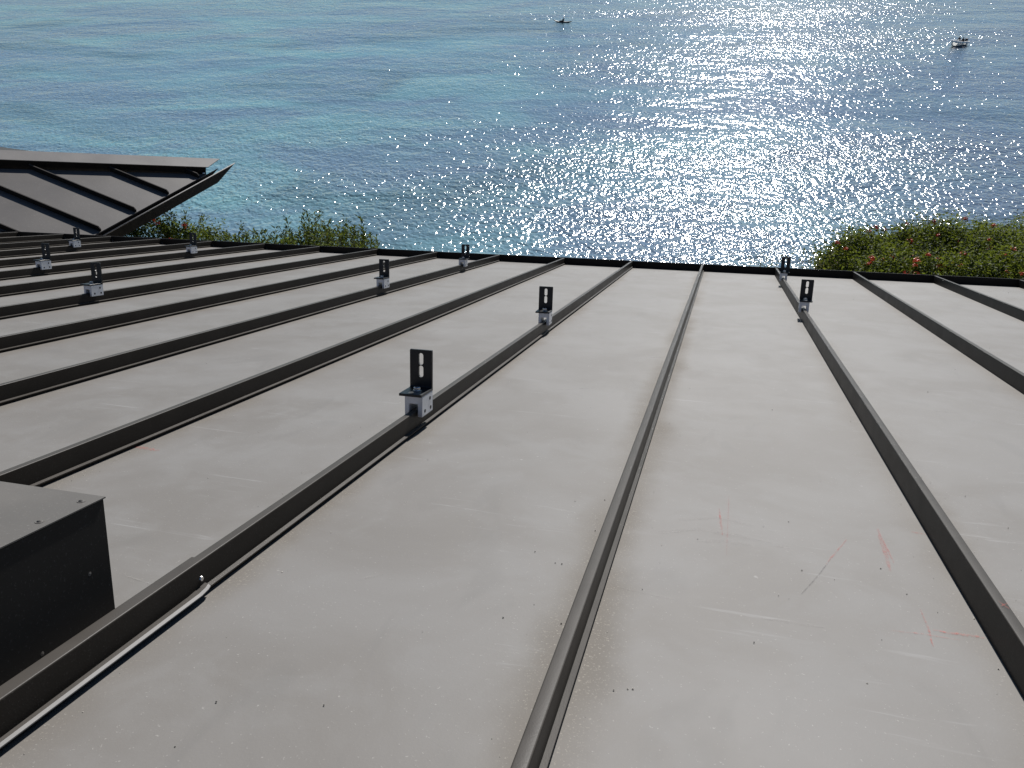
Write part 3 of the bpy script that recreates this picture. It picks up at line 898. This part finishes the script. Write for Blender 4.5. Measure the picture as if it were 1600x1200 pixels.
def stems_mesh(targets, base_r, seed, rad=0.011):
    r = random.Random(seed); bm = bmesh.new()
    for tgt in targets:
        p = Vector((r.uniform(-base_r, base_r), r.uniform(-base_r, base_r), -0.02)); t = Vector(tgt)
        prev = p; n = 5
        for i in range(1, n + 1):
            f = i / n; q = p.lerp(t, f) + Vector((r.uniform(-.03, .03), r.uniform(-.03, .03), 0)) * math.sin(f * 3.14)
            add_cyl(bm, prev, q, rad * (1.15 - .9 * (i - 1) / n), rad * (1.15 - .9 * i / n), 5, False); prev = q
    return mesh_of(bm, 'stems')

def bush(loc, rx, ry, rz_, seed, label, group, nclump=90, per=110, leaf=0.030, mat=None, flowers=10, name='flowering_bush', cat='bush'):
    gz = hill_h(loc[0], loc[1]); o = empty(name, (loc[0], loc[1], gz)); tag(o, label, cat, group)
    me, cc = bush_mesh(seed, rx, ry, rz_, nclump, per, leaf, mat or M_LEAF)
    h = loc[2] - gz - rz_ * .3
    fo = link('foliage', me, None, o); fo.location = (0, 0, h)
    tg = [(c[0] * .9, c[1] * .9, c[2] + h) for c in cc[::6]]
    link('stems', stems_mesh(tg, 0.12, seed), M_BARK, o)
    r = random.Random(seed + 5)
    cand = [c for c in cc if c[1] < ry * .55]
    for _ in range(flowers):
        c = r.choice(cand); d = Vector((c[0] / rx, c[1] / ry, max(0, c[2]) / rz_)).normalized()
        f = link('flower', r.choice(FLOWERS), M_FLOWER, fo)
        f.location = Vector(c) + d * r.uniform(.07, .13) + Vector((r.uniform(-.05, .05), -.03, r.uniform(-.03, .05)))
        f.rotation_euler = (r.uniform(-.6, .6), r.uniform(-.6, .6), r.uniform(0, 6.28)); f.scale = [r.uniform(.45, .8)] * 3
    return o
def at(px, py, Y): d = wdir(px, py); return EYE + d * (Y / d.y)

GH = 'flowering bushes of the hedge beyond the eave'
hedge = [ # pixel of the crown's centre, distance ahead, radii, flowers
    (1345, 446, 6.0, .34, .5, .40, 12), (1410, 440, 6.4, .45, .5, .44, 12), (1460, 436, 6.2, .42, .5, .46, 14), (1535, 450, 5.9, .46, .45, .44, 14),
    (1600, 446, 6.2, .5, .5, .44, 14), (1400, 484, 5.4, .42, .35, .40, 22), (1490, 484, 5.2, .45, .35, .40, 22), (1580, 484, 5.2, .5, .35, .42, 20), (1680, 460, 5.8, .6, .5, .5, 8)]
for i, (px, py, Y, rx, ry, rz_, nf) in enumerate(hedge):
    c = at(px, py, Y)
    bush(c, rx, ry, rz_, 100 + i, 'dense dark green bush with orange-red flowers in the hedge beyond the eave', GH, 170, 150, 0.028, None, int(nf * 1.6))
GB = 'low bushes behind the flowering hedge'
for i, (px, py, Y, rx, ry, rz_) in enumerate(((1530, 408, 8.6, .7, .6, .32), (1610, 398, 8.8, .8, .7, .36), (1680, 392, 8.8, .9, .7, .4))):
    c = at(px, py, Y)
    bush(c, rx, ry, rz_, 140 + i, 'low light green bush behind the flowering hedge, at the cliff edge', GB, 110, 110, 0.028, M_LEAF2, 0, 'low_bush')
c = at(1262, 438, 6.0)
bush(c, .42, .3, .22, 160, 'sparse twiggy dry shrub in front of the brightest glitter', None, 26, 26, 0.022, M_LEAFD, 0, 'dry_shrub', 'shrub')
c = at(1190, 442, 6.2)
bush(c, .42, .3, .16, 161, 'very sparse low dry shrub peeping over the eave at the brightest glitter', None, 16, 18, 0.022, M_LEAFD, 0, 'dry_shrub', 'shrub')

def upright(px_base, tops, Y, seed, label, group, leaf=0.060):
    """upright shoots with leaves up the stem; tops are pixels of the shoot tips"""
    r = random.Random(seed); b = at(px_base, 392, Y); gz = hill_h(b.x, b.y)
    o = empty('upright_shrub', (b.x, b.y, gz)); tag(o, label, 'shrub', group)
    bm = bmesh.new(); C, N, T, L = [], [], [], []
    tops = tops + [(x + r.uniform(-11, 11), y + r.uniform(8, 34)) for x, y in tops for _ in range(2)]
    for (tx, ty) in tops:
        y2 = Y + r.uniform(-.25, .25); tip = at(tx, ty, y2) - Vector((b.x, b.y, gz))
        p0 = Vector((r.uniform(-.1, .1), r.uniform(-.1, .1), -0.02)); prev = p0
        side = Vector((r.uniform(-.05, .05), r.uniform(-.05, .05), 0)); n = 14
        for i in range(1, n + 1):
            f = i / n; q = Vector((p0.x + (tip.x - p0.x) * f ** .8, p0.y + (tip.y - p0.y) * f ** .8, p0.z + (tip.z - p0.z) * f)) + side * math.sin(f * 3.14)
            add_cyl(bm, prev, q, .008 * (1.1 - f * .85), .008 * (1.1 - (f + .05) * .85), 5, False)
            if f > .4:
                m = 48 if f < .93 else 36
                for _ in range(m):
                    s = prev.lerp(q, r.random()); a = r.uniform(0, 6.28); el = r.uniform(.25, 1.15)
                    t = Vector((math.cos(a) * math.cos(el), math.sin(a) * math.cos(el), math.sin(el))); l = leaf * r.uniform(.6, 1.15) * (1.15 - .45 * f)
                    nn = Vector((-math.cos(a) * math.sin(el), -math.sin(a) * math.sin(el), math.cos(el)))
                    C.append(s + t * (l * .5 + r.uniform(0, .035))); N.append(nn); T.append(t); L.append(l)
            prev = q
    link('stems', mesh_of(bm, 'stems'), M_BARK, o)
    n = len(C); L = np.array(L)
    tint = (nrng.uniform(0, 1, n), (nrng.uniform(0, 1, n) < .12) * nrng.uniform(.2, .9, n))
    link('foliage', leaf_mesh_dir('foliage', np.array(C), np.array(N), np.array(T), L, L * .42, tint, M_LEAF2), None, o)
    return o
GU = 'upright green shrubs beyond the eave'
LU = 'upright leafy green shrub growing beyond the eave'
groups = [ # base x, tips
    (262, [(266, 334), (258, 352), (272, 350)], 7.3), (290, [(289, 335), (282, 350), (300, 352)], 7.2), (312, [(316, 340), (306, 358), (322, 360)], 7.4),
    (340, [(338, 362), (350, 366), (330, 368)], 7.4), (372, [(377, 352), (364, 368), (386, 364)], 7.2), (400, [(397, 360), (408, 366), (414, 362)], 7.1),
    (432, [(430, 358), (422, 366), (440, 368)], 7.0), (448, [(448, 344), (442, 362), (456, 370)], 7.1), (478, [(481, 334), (472, 345), (474, 338), (488, 352)], 7.0),
    (498, [(499, 331), (494, 350), (506, 348)], 7.1), (513, [(513, 345), (508, 352), (520, 360)], 6.8), (540, [(541, 342), (530, 352), (536, 348), (548, 358)], 6.9),
    (563, [(563, 341), (556, 362), (570, 360)], 7.0), (582, [(578, 366), (588, 372), (592, 380)], 6.9), (525, [(525, 362), (518, 366), (532, 366)], 6.5), (555, [(552, 366), (562, 368), (572, 372)], 6.6), (425, [(418, 374), (430, 372), (440, 376)], 6.8), (470, [(466, 372), (476, 366), (490, 366)], 6.7), (300, [(294, 368), (306, 370), (280, 362)], 6.9),
    (335, [(330, 364), (344, 370), (350, 366)], 6.8), (362, [(356, 366), (368, 368), (374, 372)], 6.8), (392, [(386, 368), (396, 372), (404, 368)], 6.7), (455, [(450, 372), (462, 374), (458, 368)], 6.6), (505, [(500, 364), (510, 362), (515, 370)], 6.5)]
for i, (bx, tips, Y) in enumerate(groups):
    upright(bx, tips, Y, 300 + i, LU, GU)
c = at(236, 376, 7.0)
bush(c, .26, .3, .25, 190, 'small bush with orange-red flowers beside the gutter of the hipped roof', None, 44, 70, 0.03, M_LEAF2, 14)
c = at(315, 386, 6.9)
bush(c, .3, .25, .14, 191, 'low bush with a few orange-red flowers below the upright shrubs', None, 30, 60, 0.03, M_LEAF2, 5)

# ------------------------------------------------------------------ boats and people on the sea
def on_sea(px, py): d = wdir(px, py); return EYE + d * (-CAM_Z / d.z)

def person(loc, rotz, joints, radii, label, mats=(M_CLOTH, M_SKIN)):
    """joints: name -> xyz (metres, z from the seat/feet), one continuous skinned body"""
    names = list(joints); idx = {n: i for i, n in enumerate(names)}
    edges = [('pelvis', 'chest'), ('chest', 'neck'), ('neck', 'head'), ('chest', 'sh_l'), ('sh_l', 'el_l'), ('el_l', 'ha_l'), ('chest', 'sh_r'), ('sh_r', 'el_r'), ('el_r', 'ha_r'),
             ('pelvis', 'hip_l'), ('hip_l', 'kn_l'), ('kn_l', 'ft_l'), ('pelvis', 'hip_r'), ('hip_r', 'kn_r'), ('kn_r', 'ft_r')]
    me = bpy.data.meshes.new('person'); me.from_pydata([joints[n] for n in names], [(idx[a], idx[b]) for a, b in edges], [])
    o = link('person', me, mats[0]); o.location = loc; o.rotation_euler = (0, 0, rotz)
    m = o.modifiers.new('skin', 'SKIN'); m.use_smooth_shade = True
    for n in names:
        s = me.skin_vertices[0].data[idx[n]]; r = radii.get(n, radii.get(n.split('_')[0], .06)); s.radius = (r, r)
        s.use_root = (n == 'pelvis')
    sb = o.modifiers.new('sub', 'SUBSURF'); sb.levels = 1; sb.render_levels = 1
    bm = bmesh.new(); bmesh.ops.create_icosphere(bm, subdivisions=2, radius=0.105)
    for v in bm.verts: v.co.z *= 1.2; v.co += Vector(joints['head']) + Vector((0, 0, .02))
    h = link('hair', mesh_of(bm, 'hair'), M_DARK, o, True)
    tag(o, label, 'person', 'people in the white motor boat' if 'boat' in label else None)
    return o
RAD = {'pelvis': .16, 'chest': .17, 'neck': .06, 'head': .09, 'sh': .08, 'el': .05, 'ha': .04, 'hip': .11, 'kn': .075, 'ft': .06}
def seated(fl=.35):
    return {'pelvis': (0, 0, .12), 'chest': (0, .06, .52), 'neck': (0, .08, .72), 'head': (0, .1, .86), 'sh_l': (-.2, .06, .62), 'el_l': (-.3, .12, .36), 'ha_l': (-.2, .34, .28),
            'sh_r': (.2, .06, .62), 'el_r': (.3, .12, .36), 'ha_r': (.2, .34, .28), 'hip_l': (-.1, .05, .1), 'kn_l': (-.14, .45, .16), 'ft_l': (-.14, .5, -fl + .06),
            'hip_r': (.1, .05, .1), 'kn_r': (.14, .45, .16), 'ft_r': (.14, .5, -fl + .06)}

def hull_mesh(length, beam, depth, name, bow=0.55, sheer=.25, n=14, m=10, deck=None):
    """lofted open hull, bow along +y"""
    bm = bmesh.new(); rings = []
    for i in range(n + 1):
        t = i / n; y = -length / 2 + length * t
        b = beam / 2 * (1 - max(0, (t - (1 - bow)) / bow) ** 2.2) + 0.01
        zt = depth * (.75 + sheer * t * t * 1.6); kz = -0.18 * depth * (1 - t ** 4) + depth * .55 * max(0, t - .75) * 2
        ring = []
        for j in range(m + 1):
            a = -1 + 2 * j / m; s = abs(a)
            ring.append(bm.verts.new((b * math.copysign(s ** .55, a), y, kz + (zt - kz) * s ** 2.2)))
        rings.append(ring)
    for a, b in zip(rings[:-1], rings[1:]):
        for j in range(m): bm.faces.new((a[j], a[j + 1], b[j + 1], b[j]))
    bm.faces.new(rings[0])
    if deck is not None:
        for a, b in zip(rings[:-1], rings[1:]):
            bm.faces.new((a[0], b[0], b[m], a[m]))
    else:
        bmesh.ops.solidify(bm, geom=bm.faces[:], thickness=0.05)
    return mesh_of(bm, name)

B = on_sea(1496, 71)
boat = empty('motor_boat', (B.x, B.y, 0)); yaw = math.radians(118); boat.rotation_euler = (0, 0, yaw)
tag(boat, 'small white motor boat carrying two people on the open sea', 'boat')
link('hull', hull_mesh(4.3, 1.9, .85, 'hull'), M_HULL, boat, True).location = (0, 0, .1)
bm = bmesh.new()
for sd in (-1, 1):
    pts = [(sd * .92, -2.1, .62), (sd * .96, -.6, .68), (sd * .9, .6, .78), (sd * .6, 1.5, .92), (0, 2.15, 1.08)]
    for a, b in zip(pts[:-1], pts[1:]): add_cyl(bm, a, b, .19, .19, 10)
link('side_tube', mesh_of(bm, 'side_tube'), M_HULL, boat, True)
bm = bmesh.new(); add_box(bm, (-.85, -2.0, .22), (.85, 1.1, .28)); link('floor', mesh_of(bm, 'floor'), M_HULL, boat)
bm = bmesh.new(); add_box(bm, (-.8, -.95, .55), (.8, -.55, .62)); add_box(bm, (-.1, -.85, .28), (.1, -.65, .55)); bevel_all(bm, .02); link('bench', mesh_of(bm, 'bench'), M_HULL, boat)
bm = bmesh.new(); add_box(bm, (-.3, .05, .28), (.3, .4, .95)); add_box(bm, (-.32, .3, .95), (.32, .36, 1.2)); bevel_all(bm, .03); link('console', mesh_of(bm, 'console'), M_HULL, boat)
bm = bmesh.new(); add_box(bm, (-.2, -2.65, .55), (.2, -2.15, 1.15)); add_box(bm, (-.09, -2.5, -.5), (.09, -2.25, .55)); bevel_all(bm, .05); link('outboard_motor', mesh_of(bm, 'outboard_motor'), M_DHULL, boat)
Rz = Matrix.Rotation(yaw, 3, 'Z')
for x, y, lab in ((-.42, -.75, 'person in dark clothes seated in the white motor boat'), (.45, -.75, 'person in dark clothes seated in the white motor boat')):
    q = Vector((B.x, B.y, 0)) + Rz @ Vector((x, y, .62)); person(q, yaw, seated(), RAD, lab)

K = on_sea(879, 35)
kay = empty('kayak', (K.x, K.y, 0)); ky = math.radians(80); kay.rotation_euler = (0, 0, ky)
tag(kay, 'low dark kayak with a paddler on the open sea', 'kayak')
def kayak_mesh():
    bm = bmesh.new(); rings = []; n, m = 18, 10; ln = 4.3
    for i in range(n + 1):
        t = i / n; s = abs(2 * t - 1); y = (t - .5) * ln; b = .34 * (1 - s ** 2.4) + .015; rise = .30 * s ** 3 * (1.5 if t > .5 else .8)
        rings.append([bm.verts.new((b * math.cos(a), y, rise + .07 + .17 * (1 - s ** 3 * .6) * math.sin(a))) for a in [2 * math.pi * j / m for j in range(m)]])
    for a, b in zip(rings[:-1], rings[1:]):
        for j in range(m): bm.faces.new((a[j], a[(j + 1) % m], b[(j + 1) % m], b[j]))
    bm.faces.new(rings[0]); bm.faces.new(rings[-1]); return mesh_of(bm, 'hull')
link('hull', kayak_mesh(), M_DHULL, kay, True)
bm = bmesh.new(); add_box(bm, (-.2, -.45, .2), (.2, .25, .29)); bevel_all(bm, .03); link('cockpit_rim', mesh_of(bm, 'cockpit_rim'), M_DARK, kay)
Rk = Matrix.Rotation(ky, 3, 'Z')
js = seated(); js.update({'kn_l': (-.14, .5, .12), 'ft_l': (-.12, .95, .02), 'kn_r': (.14, .5, .12), 'ft_r': (.12, .95, .02), 'chest': (0, -.12, .46), 'neck': (0, -.14, .64), 'head': (0, -.12, .78), 'sh_l': (-.2, -.12, .56), 'sh_r': (.2, -.12, .56), 'ha_l': (-.3, .32, .36), 'ha_r': (.3, .32, .30)})
person(Vector((K.x, K.y, 0)) + Rk @ Vector((0, -.15, .22)), ky, js, RAD, 'paddler in dark clothes sitting low in the dark kayak')
pad = empty('paddle', Vector((K.x, K.y, 0)) + Rk @ Vector((0, .17, .55))); pad.rotation_euler = (0, .25, ky)
tag(pad, 'double-bladed paddle held across the dark kayak', 'paddle')
bm = bmesh.new(); add_cyl(bm, (-.75, 0, 0), (.75, 0, 0), .016, .016, 8); link('shaft', mesh_of(bm, 'shaft'), M_DARK, pad)
for sd in (-1, 1):
    bm = bmesh.new(); add_box(bm, (.74, -.008, -.08), (1.12, .008, .08)); bevel_all(bm, .006)
    b = link('blade', mesh_of(bm, 'blade'), M_DHULL, pad); b.rotation_euler = (0, 0, 0 if sd > 0 else math.pi)
